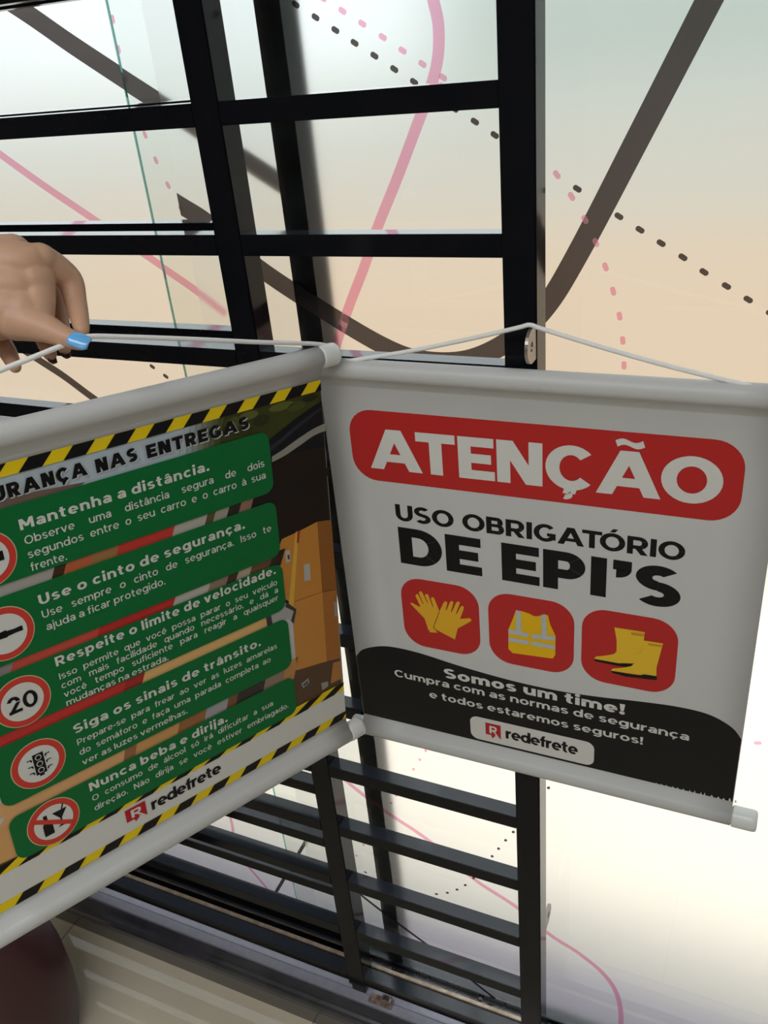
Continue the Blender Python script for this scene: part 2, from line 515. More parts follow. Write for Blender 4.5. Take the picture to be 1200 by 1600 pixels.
dashes('charcoal_dashes', [(898, 1186), (885, 1201), (872, 1216), (857, 1231), (843, 1249), (829, 1266), (815, 1284), (802, 1300), (790, 1313), (779, 1326), (769, 1338), (754, 1358), (740, 1372), (727, 1383), (714, 1390), (699, 1395), (682, 1397)], YF, fb, win1, .0080, .0055)
dashes('pink_dashes', [(672, 1160), (665, 1173), (656, 1187), (646, 1202), (636, 1217), (627, 1230), (619, 1243), (611, 1255), (598, 1278), (582, 1300), (568, 1320), (557, 1337)], YF, fp, win1, .0080, .0055)
dashes('pink_dashes', [(1184, 1161), (1230, 1160)], YF, fp, win1)
dashes('charcoal_dashes', [(553, 1352), (571, 1363)], YF, fb, win1, .0080, .0045)
band('charcoal_stripe', [(-60, -45), (38, 18), (110, 68), (190, 121), (253, 162), (310, 200), (375, 243), (450, 292)], .0285, YR, fb, win2)
band('pink_stripe', [(-60, 197), (0, 241), (70, 291), (150, 345), (240, 407), (300, 448), (355, 490)], .0135, YR, fp, win2)
band('charcoal_stripe', [(-60, 470), (20, 535), (60, 562), (100, 588), (150, 625), (230, 680)], .0165, YR, fb, win2)
dashes('pink_dashes', [(178, 30), (187, 77), (198, 124), (212, 168), (228, 210), (245, 250), (264, 289), (284, 326)], YR, fp, win2)
dashes('charcoal_dashes', [(218, 559), (238, 573), (259, 588), (281, 603)], YR, fb, win2)
band('charcoal_line', [(485, 1303), (477, 1316), (433, 1391), (410, 1428)], .0085, YR, fb, win2)
band('pink_stripe', [(352, 1255), (362, 1285), (366, 1320)], .0085, YR, fp, win2)
band('pink_stripe', [(370, 1333), (395, 1362), (420, 1392), (440, 1420)], .0085, YR, fp, win2)

# ------------------------------------------------------------------ lettering built from strokes
def glyph(ch, w):
    """polygons of one letter, cap height 1, stem thickness w; returns (polys, advance width)"""
    P = []
    t = w * .86
    XH = .74
    def R(x0, y0, x1, y1): P.append([(x0, y0), (x1, y0), (x1, y1), (x0, y1)])
    def D(x0, y0, x1, y1, wx=None):
        h = (wx or w * 1.12) / 2
        P.append([(x0 - h, y0), (x0 + h, y0), (x1 + h, y1), (x1 - h, y1)])
    def A(cx, cy, rx, ry, a0, a1, tw=None, th=None):
        tw = tw or w; th = th or t
        n = max(4, int(abs(a1 - a0) / 11))
        for i in range(n):
            q = []
            for k, s in ((i, 0), (i + 1, 0), (i + 1, 1), (i, 1)):
                a = math.radians(a0 + (a1 - a0) * k / n)
                q.append((cx + (rx - s * tw) * math.cos(a), cy + (ry - s * th) * math.sin(a)))
            P.append(q)
    def O(cx, cy, rx, ry): A(cx, cy, rx, ry, 0, 360)
    def dot(cx, cy, r):
        P.append([(cx + r * math.cos(a * math.pi / 8), cy + r * math.sin(a * math.pi / 8)) for a in range(16)])
    acc = {'Ã': 'A~', 'Ç': 'C,', 'Ó': "O'", 'ç': 'c,', 'ã': 'a~', 'â': 'a^', 'á': "a'", 'à': 'a`', 'ê': 'e^', 'ó': "o'", 'í': "ı'", 'é': "e'"}
    if ch in acc:
        b, a = acc[ch]
        p, wd = glyph(b, w)
        P += p
        top = 1.0 if b.isupper() else (XH if b != 'ı' else XH)
        cx = wd / 2
        if a == ',':
            D(cx + .00, -.10, cx + .035, .03, w * .9); A(cx - .06, -.13, .13, .11, -110, 70, w * .55, w * .5)
        if a == "'": D(cx - .02, top + .06, cx + .11, top + .25, w * .85)
        if a == '`': D(cx + .05, top + .06, cx - .08, top + .25, w * .85)
        if a == '^': D(cx - .15, top + .06, cx - .01, top + .24, w * .7); D(cx + .15, top + .06, cx + .01, top + .24, w * .7)
        if a == '~':
            n = 14
            for i in range(n):
                q = []
                for k, s in ((i, -1), (i + 1, -1), (i + 1, 1), (i, 1)):
                    x = k / n
                    q.append((cx - .23 + .46 * x + s * -.02, top + .16 + .045 * math.sin(x * 2 * math.pi) + .03 * (x - .5) + s * w * .26))
                P.append(q)
        return P, wd
    ryS = (1 + t) / 4
    if ch == 'A':
        Wd = .86 + w; D(w * .56, 0, Wd / 2 - .06 * w, 1); D(Wd - w * .56, 0, Wd / 2 + .06 * w, 1); R(.24, .2, Wd - .24, .2 + t * .9)
    elif ch == 'B':
        Wd = .78; R(0, 0, w, 1); r1 = (.5 + t * .45) / 2 + .005
        R(w * .5, 1 - t, Wd - .30, 1); R(w * .5, .5 - t * .4, Wd - .28, .5 + t * .5); R(w * .5, 0, Wd - .28, t)
        ru = (.5 + t * .4) / 2; A(Wd - .30, 1 - ru, .25, ru, -90, 90); rl = (.5 + t * .5) / 2; A(Wd - .28, rl, .28, rl, -90, 90)
    elif ch in 'C':
        Wd = .86; A(.47, .5, .47, .515, 42, 318)
    elif ch == 'G':
        Wd = .92; A(.48, .5, .48, .515, 42, 325); R(Wd - w * 1.0, .12, Wd, .5); R(Wd - .36, .5 - t * .9, Wd, .5)
    elif ch == 'D':
        Wd = .88; R(0, 0, w, 1); R(w * .5, 1 - t, .40, 1); R(w * .5, 0, .40, t); A(.40, .5, .48, .5, -90, 90)
    elif ch in 'EF':
        Wd = .70; R(0, 0, w, 1); R(0, 1 - t, Wd, 1); R(0, .5 - t / 2, Wd * .92, .5 + t / 2)
        if ch == 'E': R(0, 0, Wd + .01, t)
    elif ch == 'I': Wd = w; R(0, 0, w, 1)
    elif ch == 'M':
        Wd = 1.0; R(0, 0, w, 1); R(Wd - w, 0, Wd, 1); D(w * .6, 1, Wd / 2, .25); D(Wd - w * .6, 1, Wd / 2, .25)
    elif ch == 'N':
        Wd = .86; R(0, 0, w, 1); R(Wd - w, 0, Wd, 1); D(w * .62, 1, Wd - w * .62, 0, w * 1.2)
    elif ch == 'O': Wd = 1.0; O(.5, .5, .5, .515)
    elif ch in 'PR':
        Wd = .78 if ch == 'P' else .82; R(0, 0, w, 1)
        r = .345; cx = Wd - .36; R(w * .5, 1 - t, cx, 1); R(w * .5, 1 - 2 * r, cx, 1 - 2 * r + t); A(cx, 1 - r, .34, r, -90, 90)
        if ch == 'R': D(Wd - w * .6, 0, Wd - .42, 1 - 2 * r + t * .5, w * 1.15)
    elif ch == 'S':
        Wd = .76; A(.38, 1.01 - ryS, .375, ryS, 38, 270); A(.38, -.01 + ryS, .385, ryS, 90, -142)
    elif ch == 'T': Wd = .80; R(0, 1 - t, Wd, 1); R(Wd / 2 - w / 2, 0, Wd / 2 + w / 2, 1)
    elif ch == 'U': Wd = .82; R(0, .4, w, 1); R(Wd - w, .4, Wd, 1); A(Wd / 2, .41, Wd / 2, .425, 180, 360)
    elif ch in 'oc':
        Wd = .76 if ch == 'o' else .68; A(.38, XH / 2, .38, XH / 2 + .01, *((0, 360) if ch == 'o' else (45, 315)))
    elif ch == 'e':
        Wd = .75; A(.375, XH / 2, .375, XH / 2 + .01, 0, 312); R(w * .5, XH / 2 - t * .42, Wd - .01, XH / 2 + t * .25)
    elif ch in 'dbpqg':
        Wd = .78; cx = .37 if ch in 'dqg' else Wd - .37
        O(cx, XH / 2, .37, XH / 2 + .01)
        x = Wd - w if ch in 'dqg' else 0
        if ch in 'db': R(x, 0, x + w, 1.04)
        elif ch in 'pq': R(x, -.27, x + w, XH)
        else: R(x, -.02, x + w, XH); A(Wd / 2, -.02, Wd / 2, .27, 215, 360)
    elif ch == 'a':
        Wd = .68; R(Wd - w, 0, Wd, XH * .62); A(Wd / 2 + .01, XH - .27, Wd / 2 - .01, .28, 0, 155); A(.30, .225, .30, .235, 60, 360); A(.30, .225, .30, .235, 0, 60)
        R(.30, .46 - t * .95, Wd - w * .5, .46)
    elif ch in 'nhm':
        rw = .35
        if ch == 'm':
            Wd = 1.12; rw = (Wd + w) / 4
            R(0, 0, w, XH); A(rw, XH - .32, rw, .33, 0, 180); A(Wd - rw, XH - .32, rw, .33, 0, 180)
            R(Wd / 2 - w / 2, 0, Wd / 2 + w / 2, XH - .31); R(Wd - w, 0, Wd, XH - .31)
        else:
            Wd = .72; R(0, 0, w, XH if ch == 'n' else 1.04); A(Wd / 2, XH - .35, Wd / 2, .36, 0, 180); R(Wd - w, 0, Wd, XH - .34)
    elif ch == 'u': Wd = .72; A(Wd / 2, .35, Wd / 2, .36, 180, 360); R(0, .34, w, XH); R(Wd - w, 0, Wd, XH)
    elif ch == 'r': Wd = .46; R(0, 0, w, XH); A(Wd - .03, XH - .36, Wd - .03, .37, 88, 165)
    elif ch == 's':
        Wd = .62; r = (XH + t * .92) / 4; A(.31, XH + .01 - r, .295, r, 30, 270, w * .95, t * .92); A(.31, r - .01, .31, r, 90, -150, w * .95, t * .92)
    elif ch == 't': Wd = .50; R(.10, .2, .10 + w, .97); R(0, XH - t * .85, Wd - .03, XH); A(.10 + .25, .24, .25, .25, 180, 300)
    elif ch == 'f': Wd = .46; R(.10, 0, .10 + w, .80); R(0, XH - t * .9, Wd - .02, XH); A(.10 + .24, .80, .24, .25, 70, 180)
    elif ch in 'iıl': Wd = w; R(0, 0, w, 1.04 if ch == 'l' else XH)
    elif ch == 'j': Wd = w + .03; R(.03, -.1, w + .03, XH); A(.03 + w - .22, -.08, .22, .2, 270, 360)
    elif ch == 'v': Wd = .76; D(w * .56, XH, Wd / 2, 0, w * 1.08); D(Wd - w * .56, XH, Wd / 2, 0, w * 1.08)
    elif ch == 'z': Wd = .62; R(0, 0, Wd, t); R(0, XH - t, Wd, XH); D(w * .6, 0, Wd - w * .6, XH)
    elif ch == '2':
        Wd = .72; A(.35, .67, .35, .34, 0, 165); R(0, 0, Wd, t); D(w * .75, t * .6, Wd - w * .62, .62, w * 1.2)
    elif ch == '0': Wd = .80; O(.40, .5, .40, .515)
    elif ch == '.': Wd = w * 1.1; dot(w * .55, w * .5, w * .6)
    elif ch == ',': Wd = w * 1.1; dot(w * .55, w * .5, w * .58); D(w * .35, -w * .8, w * .7, w * .5, w * .5)
    elif ch == '!': Wd = w * 1.15; dot(w * .57, w * .52, w * .62); P.append([(w * .22, .32), (w * .92, .32), (w * 1.15, 1), (0, 1)])
    elif ch == '’': Wd = .34; R(.03, .76, .03 + w * 1.15, 1); A(.03 + w * 1.15 - .26, .80, .26, .24, 270, 360, w * 1.0)
    elif ch == '-': Wd = .36; R(0, .30, Wd, .30 + t)
    else: Wd = .4
    if ch in 'ij': dot(w / 2 + (0 if ch == 'i' else .03), XH + .22, w * .6)
    return P, Wd

KERN = ('AT', 'TÓ', 'P’', 'ÃO')
def set_line(text, w, ls=.09, sp=.32):
    polys = []; x = 0
    for i, ch in enumerate(text):
        if ch == ' ': x += sp; continue
        p, wd = glyph(ch, w)
        polys += [[(x + a, b) for a, b in q] for q in p]
        x += wd + ls
        if i + 1 < len(text) and (ch + text[i + 1]) in KERN: x -= .07 if ch == 'Ã' else .16
    return polys, x - ls

class Face2D:
    """a flat printed face: origin, right axis, down axis, normal to the viewer; k metres per unit"""
    def __init__(s, o, a, b, n, k): s.o, s.a, s.b, s.n, s.k = o, a * k, b * k, n * k, k
    def at(s, u, v, lift=0): return s.o + s.a * u + s.b * v + s.n * lift
    def uv(s, px, py):
        r = ray(px, py)
        c = s.o - EYE
        p = r * (c.dot(s.n) / r.dot(s.n)) - c
        return p.dot(s.a) / s.k ** 2, p.dot(s.b) / s.k ** 2
    def poly(s, name, polys, material, parent, layer, px=False):
        vs, fs = [], []
        for i, q in enumerate(polys):
            if px: q = [s.uv(*p) for p in q]
            b0 = len(vs)
            vs += [s.at(u, v, .0003 * layer + .00003 * (i % 7)) for u, v in q]
            fs.append(list(range(b0, len(vs))))
        return obj(name, vs, fs, material, parent)
    def text(s, name, items, material, parent, layer, slope=None):
        """items: (string, u0, v0, u1, v1, cap height, weight, letter spacing, justify)"""
        out = []
        for it in items:
            txt, u0, v0, u1, v1, cap, w, ls, just = it
            polys, wd = set_line(txt, w, ls)
            L = u1 - u0
            if just and txt.count(' '):
                w3 = set_line(txt, w, ls, .30)[1]
                sx = min(cap * just, L / w3)
                nat, wn = set_line(txt, w, ls, 0.0)
                gap = (L / sx - wn) / txt.count(' ')
                polys, wd = set_line(txt, w, ls, gap)
            sx = L / wd
            for q in polys:
                out.append([(u0 + x * sx, v0 + (v1 - v0) * (x / wd) - y * cap) for x, y in q])
        return s.poly(name, out, material, parent, layer)

def rrect(u0, v0, u1, v1, r, n=8):
    pts = []
    for cx, cy, a0 in ((u1 - r, v0 + r, -90), (u1 - r, v1 - r, 0), (u0 + r, v1 - r, 90), (u0 + r, v0 + r, 180)):
        for k in range(n + 1):
            a = math.radians(a0 + 90 * k / n)
            pts.append((cx + r * math.cos(a), cy + r * math.sin(a)))
    return pts
def disc(u, v, r, n=40): return [(u + r * math.cos(2 * math.pi * k / n), v + r * math.sin(2 * math.pi * k / n)) for k in range(n)]
def smooth2(pts, n=6): return [(p.x, p.y) for p in catmull([Vector((a, b, 0)) for a, b in pts], n)]

def end_cap(name, c, axis, r, length, material, parent):
    axis = axis.normalized()
    pts, rad = [], []
    for f, k in ((0, .97), (.06, 1.0), (.80, 1.0), (.92, .97), (.98, .88), (1.0, .72)):
        pts.append(c + axis * (length * f)); rad.append(r * k)
    vs, fs = tube_data(pts, rad, 28)
    return obj(name, vs, fs, material, parent, True)

def banner_body(root, F, Wd, v_top, v_bot, r_rod, cap_left, cap_right, bot_r=None, bow=0):
    """white vinyl sheet with a sewn pocket round a plastic tube at the top and at the bottom"""
    rods = []
    vs, fs = [], []
    u0, u1 = -Wd, 0.0
    rp = r_rod * 1.06
    # profile down the sheet: round the top tube, the flat, round the bottom tube (n offset, v)
    prof = []
    br = bot_r or rp
    flat_top = v_top + rp * 1.75; flat_bot = v_bot - br * 1.75
    top = [(rp * math.sin(math.radians(a)), v_top - rp * math.cos(math.radians(a))) for a in range(-150, 151, 12)]
    bot = [(br * math.sin(math.radians(a)), v_bot + br * math.cos(math.radians(a))) for a in range(150, -151, -12)]
    prof = [(-.0006, flat_top)] + top + [(.0014, flat_top - .002), (0, flat_top)]
    prof += [(0, flat_top + (flat_bot - flat_top) * k / 6) for k in range(1, 6)]
    prof += [(0, flat_bot), (.0014, flat_bot + .002)] + bot + [(-.0006, flat_bot)]
    us = [u0 + (u1 - u0) * k / 10 for k in range(11)]
    for u in us:
        for nn, v in prof: vs.append(F.at(u, v, nn))
    k = len(prof)
    for i in range(len(us) - 1):
        for j in range(k - 1):
            fs.append((i * k + j, i * k + j + 1, (i + 1) * k + j + 1, (i + 1) * k + j))
    sheet = obj('sheet', vs, fs, M['white'], root, True)
    mod = sheet.modifiers.new('t', 'SOLIDIFY'); mod.thickness = .00035; mod.offset = 0
    for nm, v, r in (('top_rod', v_top, r_rod), ('bottom_rod', v_bot, (br / 1.06))):
        a, b = F.at(u0 - .006, v), F.at(u1 + .004, v)
        vs2, fs2 = tube_data([a, b], r * .96 * F.k, 28)
        rod = obj(nm, vs2, fs2, M['plastic'], root, True)
        end_cap('end_cap', F.at(u1 + .001, v), F.a, r * 1.16 * F.k, cap_right * F.k, M['plastic'], rod)
        end_cap('end_cap', F.at(u0 - .001, v), -F.a, r * 1.16 * F.k, cap_left * F.k, M['plastic'], rod)
        rods.append(rod)
    return sheet, rods

# ------------------------------------------------------------------ the attention banner, hanging flat against the gate
RU0 = .0155
FR = Face2D(W(RU0, -.0215, -.386), Vector((1, 0, 0)), Vector((0, 0, -1)), Vector((0, -1, 0)), S)
ban = tag(empty('hanging_banner', W(-.28, -.0215, -1.06)), 'white banner reading ATENÇÃO in a red panel, hanging against the gate bars', 'banner')
sheetR, rodsR = banner_body(ban, FR, .590, 0.0, .648, .0135, .022, .034)
def RX(X, z): return (X - RU0, -.386 - z)
def rq(*pts): return [RX(*p) for p in pts]
P = FR
L2 = INK
red = rrect(*RX(-.5365, -.4425), *RX(-.0225, -.5505), .036)
P.poly('red_panel', [red], L2['red'], sheetR, 1)
P.text('headline', [('ATENÇÃO', -.509 - RU0, .531 - .386, -.0445 - RU0, .5285 - .386, .0615, .255, .055, 0)], L2['lettering_white'], sheetR, 2)
P.text('subtitle', [('USO OBRIGATÓRIO', -.4775 - RU0, .6115 - .386, -.0800 - RU0, .6135 - .386, .0265, .235, .07, 0)], L2['black'], sheetR, 1)
P.text('subtitle', [('DE EPI’S', -.4765 - RU0, .6845 - .386, -.0810 - RU0, .6885 - .386, .0620, .275, .075, 0)], L2['black'], sheetR, 1)
for x0, x1 in ((-.4815, -.3575), (-.3435, -.2175), (-.2070, -.0785)):
    P.poly('icon_panel', [rrect(*RX(x0, -.7085), *RX(x1, -.8345), .034)], L2['red'], sheetR, 1)
# gloves
def c5(pts, ox, oy, s): return [(ox + x / s, oy + y / s) for x, y in pts]
gl1 = c5([(105, 262), (118, 256), (180, 290), (184, 283), (147, 205), (152, 190), (168, 192), (206, 270), (210, 268), (173, 180), (182, 167), (198, 172), (240, 262), (245, 258), (220, 200), (228, 188), (246, 194), (282, 292), (287, 288), (268, 228), (276, 213), (292, 220), (334, 322), (288, 440), (322, 492), (262, 488), (246, 465), (218, 380)], 620, 890, 5)
gl2 = c5([(286, 445), (335, 322), (366, 258), (378, 244), (394, 250), (396, 262), (384, 312), (390, 314), (418, 250), (430, 242), (444, 250), (442, 262), (424, 328), (431, 330), (466, 254), (478, 246), (494, 252), (492, 264), (464, 342), (471, 344), (500, 288), (512, 280), (526, 288), (524, 304), (496, 382), (570, 376), (585, 388), (580, 402), (478, 458), (456, 544), (300, 462)], 620, 890, 5)
P.poly('glove_picture', [gl1], L2['glove_yellow'], sheetR, 2, True)
P.poly('glove_outline', [c5([(284, 448), (334, 322), (339, 322), (290, 446), (330, 490), (322, 492)], 620, 890, 5)], L2['glove_line'], sheetR, 3, True)
P.poly('glove_picture', [gl2], L2['glove_yellow'], sheetR, 3, True)
# safety vest
vest = c5([(452, 52), (462, 24), (482, 28), (500, 34), (515, 42), (528, 42), (545, 36), (556, 40), (562, 66), (578, 100), (577, 155), (570, 166), (560, 165), (452, 150), (440, 138), (440, 80)], 560, 940, 1.875)
P.poly('vest_picture', [vest], L2['vest_yellow'], sheetR, 2, True)
P.poly('vest_stripe', [c5(q, 560, 940, 1.875) for q in (
    [(462, 24), (476, 27), (478, 94), (462, 90)], [(536, 38), (550, 39), (553, 104), (538, 103)],
    [(440, 78), (498, 92), (498, 104), (440, 92)], [(508, 93), (577, 102), (577, 114), (508, 106)],
    [(440, 103), (500, 114), (500, 126), (440, 115)], [(508, 115), (577, 127), (577, 139), (508, 127)])], L2['silver'], sheetR, 3, True)
# boots
def bt(pts): return c5(pts, 860, 940, 5.4545)
P.poly('boot_picture', [bt([(546, 218), (806, 258), (796, 330), (760, 500), (700, 525), (580, 524), (372, 486), (388, 466), (470, 458), (540, 446), (564, 424), (566, 330)])], L2['boot_yellow'], sheetR, 2, True)
P.poly('boot_sole', [bt([(370, 484), (580, 522), (640, 522), (700, 526), (690, 546), (650, 556), (560, 542), (384, 506)])], L2['black'], sheetR, 3, True)
P.poly('boot_picture', [bt([(790, 326), (962, 352), (905, 560), (905, 630), (780, 622), (700, 612), (515, 584), (530, 566), (610, 560), (690, 546), (712, 526), (722, 450), (780, 420)])], L2['boot_yellow'], sheetR, 4, True)
P.poly('boot_sole', [bt([(513, 582), (620, 602), (755, 624), (800, 614), (908, 630), (906, 662), (840, 656), (640, 632), (530, 602)])], L2['black'], sheetR, 5, True)
P.poly('boot_shade', [bt([(690, 258), (806, 272), (800, 290), (690, 276)]), bt([(835, 350), (955, 366), (950, 382), (835, 366)])], ink('boot_ochre', (205, 150, 40)), sheetR, 5, True)
# black wave with white lettering
wave = smooth2([RX(-.574, -.883), RX(-.560, -.866), RX(-.530, -.8525), RX(-.500, -.8480), RX(-.455, -.8500), RX(-.392, -.8590), RX(-.311, -.8665), RX(-.240, -.8675), RX(-.180, -.8630), RX(-.123, -.8560), RX(-.071, -.8515), RX(-.030, -.8540), RX(0, -.8680), RX(.0145, -.8860)])
P.poly('black_wave', [wave + [RX(.0145, -1.0065), RX(-.574, -1.0065)]], L2['black'], sheetR, 1)
P.text('lettering', [('Somos um time!', -.4205 - RU0, .888 - .386, -.1425 - RU0, .886 - .386, .0188, .25, .10, 0),
                     ('Cumpra com as normas de segurança', -.507 - RU0, .9075 - .386, -.0525 - RU0, .909 - .386, .0142, .20, .10, 0),
                     ('e todos estaremos seguros!', -.4485 - RU0, .9365 - .386, -.1145 - RU0, .9355 - .386, .0142, .20, .10, 0)], L2['lettering_white'], sheetR, 2)
P.poly('logo_plate', [rrect(*RX(-.381, -.9545), *RX(-.184, -1.0020), .013)], L2['lettering_white'], sheetR, 2)
def logo_mark(F, u, v, w, h, parent, layer, paper):
    """red square with a white letter R whose foot ends in an arrow head below the left corner"""
    q = lambda pts: [(u + x * w, v + y * h) for x, y in pts]
    F.poly('logo_mark', [q([(0, 0), (1, 0), (1, 1.0), (.62, .74), (.62, .86), (.42, 1.06), (.36, .84), (0, .84)])], L2['maroon'], parent, layer)
    F.poly('logo_letter', [q(p) for p in ([(.26, .16), (.26, .70), (.40, .70), (.40, .16)], [(.26, .16), (.60, .16), (.60, .28), (.26, .28)],
        [(.40, .42), (.60, .42), (.60, .54), (.40, .54)], [(.60, .16), (.72, .20), (.76, .34), (.70, .50), (.60, .54), (.60, .42), (.62, .35), (.60, .28)],
        [(.46, .52), (.60, .50), (.92, .92), (.80, .86)])], paper, parent, layer + 1)
logo_mark(P, *RX(-.3555, -.9625), .0250, .0290, sheetR, 3, L2['lettering_white'])
P.text('logo_lettering', [('redefrete', -.3225 - RU0, .9860 - .386, -.2085 - RU0, .9860 - .386, .0215, .235, .0, 0)], L2['black'], sheetR, 3)

# ------------------------------------------------------------------ the delivery safety banner, swung towards the viewer
LK = .91
la = Vector((.40974965, .90767324, -.09074426)).normalized()
lb = Vector((-.00759386, -.09608107, -.99534454)).normalized()
LO = EYE + Vector((-.59692351, 1.04391008, -.40323083)) * (LK * S)
ln = lb.cross(la).normalized()
if ln.dot(EYE - LO) < 0: ln = -ln
FL = Face2D(LO, la, lb, ln, LK * S)
FB = Face2D(FL.at(-.0135, 0), la, lb, ln, LK * S)
banl = tag(empty('hanging_banner', FL.at(-.3, .67)), 'green and white safe delivery banner swung forward, its cord pinched by a hand', 'banner')
sheetL, rodsL = banner_body(banl, FB, .606, -.0095, .654, .0145, .022, .030)
def RR(u0, v0, u1, v1): return [(u0, v0), (u1, v0), (u1, v1), (u0, v1)]
UL, UR = -.6185, -.0145
G = lambda *c: ink('photo_%d_%d_%d' % c, c)
# the printed photograph of a van loaded with boxes
bgp = [([(UL, .038), (-.16, .038), (-.19, .10), (UL, .10)], (186, 200, 208), 1),
       ([(UL, .085), (-.40, .085), (-.38, .072), (-.44, .066), (UL, .058)], (120, 100, 88), 2),
       ([(-.205, .038), (UR, .038), (UR, .10), (-.205, .10)], (62, 66, 26), 2),
              
       ([(-.115, .115), (-.115, .09), (-.06, .068), (UR, .054), (UR, .125)], (18, 22, 26), 3),
       ([(-.112, .1), (-.06, .078), (UR, .062), (UR, .066), (-.06, .084), (-.112, .107)], (40, 46, 54), 4),
       ([(UL, .10), (UR, .10), (UR, .36), (UL, .36)], (36, 26, 20), 1)]
for k, (q, c, ly) in enumerate(bgp):
    P = FL.poly('printed_photo', [q], G(*c), sheetL, ly)
FL.poly('printed_photo', [smooth2([FL.uv(*p) for p in ((424, 713), (440, 703), (465, 685), (488, 670), (507, 661))], 5) +
                          smooth2([FL.uv(*p) for p in ((507.5, 673), (490, 680), (467, 696), (445, 711), (424, 722))], 5)], G(150, 150, 140), sheetL, 5)
FL.poly('printed_boxes', [[(440, 842), (462, 832), (495, 815), (503, 925), (455, 942), (436, 930), (433, 860)]], G(205, 140, 62), sheetL, 3, True)
FL.poly('printed_boxes', [[(495, 815), (517, 812), (525.5, 921), (503, 925)]], G(150, 96, 42), sheetL, 3, True)
FL.poly('printed_boxes', [[(455, 941), (503, 924), (510, 1033), (463, 1047)]], G(205, 142, 66), sheetL, 3, True)
FL.poly('printed_boxes', [[(503, 924), (525.5, 920), (531, 1028), (510, 1033)]], G(172, 112, 52), sheetL, 3, True)
FL.poly('printed_photo', [[(455, 1048), (531, 1028), (533.5, 1078), (455, 1115)]], G(96, 72, 52), sheetL, 2, True)
FL.poly('printed_photo', [[(520, 1035), (531.5, 1032), (533, 1060), (516, 1068)]], G(186, 128, 70), sheetL, 3, True)
FL.poly('printed_tape', [[(461, 831), (466, 829), (458, 947), (450, 947)]], G(226, 176, 70), sheetL, 4, True)
FL.poly('printed_tape', [[(464, 829), (468, 829), (466, 848), (463, 848)]], G(170, 60, 30), sheetL, 5, True)
FL.poly('printed_box_label', [[(474, 882), (483, 880), (485, 906), (475, 908)]], G(190, 188, 180), sheetL, 4, True)
FL.poly('printed_box_label', [[(445, 861), (452, 859), (453, 877), (446, 879)]], G(190, 188, 180), sheetL, 4, True)
FL.poly('printed_box_label', [[(521, 941), (526.5, 939), (527.5, 962), (522, 963)]], G(160, 156, 150), sheetL, 4, True)
for q_ in ([(470, 1068), (481, 1059), (483, 1066), (473, 1075)], [(501, 1067), (512, 1064), (512, 1072), (503, 1078)]):
    FL.poly('printed_box_label', [q_], G(160, 156, 150), sheetL, 4, True)
FL.poly('printed_box_mark', [[(473, 1069), (480, 1063), (481, 1066), (474, 1072)]], G(70, 74, 96), sheetL, 5, True)
FL.poly('printed_box_mark', [[(448, 867), (451, 866), (452, 873), (449, 874)]], G(70, 74, 96), sheetL, 5, True)
for v0, v1, segs in (
    (.160, .186, [(UL, -.44, (176, 172, 166)), (-.44, -.425, (70, 50, 34)), (-.425, -.39, (196, 104, 66)), (-.39, -.355, (168, 120, 74)), (-.355, -.275, (206, 62, 52)), (-.275, -.225, (190, 184, 174)), (-.225, -.212, (96, 84, 54)), (-.212, -.190, (170, 164, 148)), (-.190, -.170, (52, 44, 36)), (-.170, -.150, (160, 120, 100)), (-.150, UR, (30, 24, 20))]),
    (.262, .287, [(UL, -.512, (150, 140, 136)), (-.512, -.40, (208, 84, 66)), (-.40, -.29, (198, 50, 48)), (-.29, -.235, (196, 190, 182)), (-.235, -.205, (150, 130, 110)), (-.205, -.188, (72, 56, 44)), (-.188, -.165, (186, 170, 150)), (-.165, -.13, (110, 82, 58)), (-.13, -.108, (60, 46, 34))]),
    (.354, .382, [(UL, -.38, (204, 58, 52)), (-.38, -.352, (170, 50, 44)), (-.352, -.128, (232, 186, 120))]),
    (.456, .492, [(UL, -.40, (226, 174, 118)), (-.40, -.382, (160, 112, 74)), (-.382, -.315, (214, 160, 98)), (-.315, -.27, (160, 108, 64)), (-.27, -.232, (170, 168, 172)), (-.232, -.215, (130, 90, 60)), (-.215, -.165, (62, 56, 50)), (-.165, -.128, (150, 132, 116)), (-.128, -.105, (196, 140, 84))]),
    ):
    for a, b, c in segs:
        s_ = .006
        FL.poly('printed_photo', [[(a - s_, v1), (b - s_, v1), (b + s_, v0), (a + s_, v0)]], G(*c), sheetL, 3)
FL.poly('printed_photo', [RR(UL, .475, -.5, .56)], G(224, 170, 108), sheetL, 2)
FL.poly('printed_photo', [[(UL, .475), (-.566, .478), (-.572, .486), (UL, .494)]], G(206, 206, 200), sheetL, 4)
FL.poly('printed_photo', [[(UL, .542), (-.566, .546), (-.53, .556), (UL, .566)]], G(90, 62, 40), sheetL, 4)
FL.poly('printed_photo', [[(-.142, .358), (-.112, .352), (-.098, .370), (-.103, .392), (-.112, .378), (-.140, .380)]], G(176, 174, 170), sheetL, 5)
FL.poly('printed_photo', [[(-.110, .352), (-.094, .371), (-.102, .394), (-.106, .386), (-.099, .372), (-.114, .358)], [(-.150, .358), (-.141, .358), (-.139, .384), (-.149, .384)]], G(64, 60, 62), sheetL, 6)
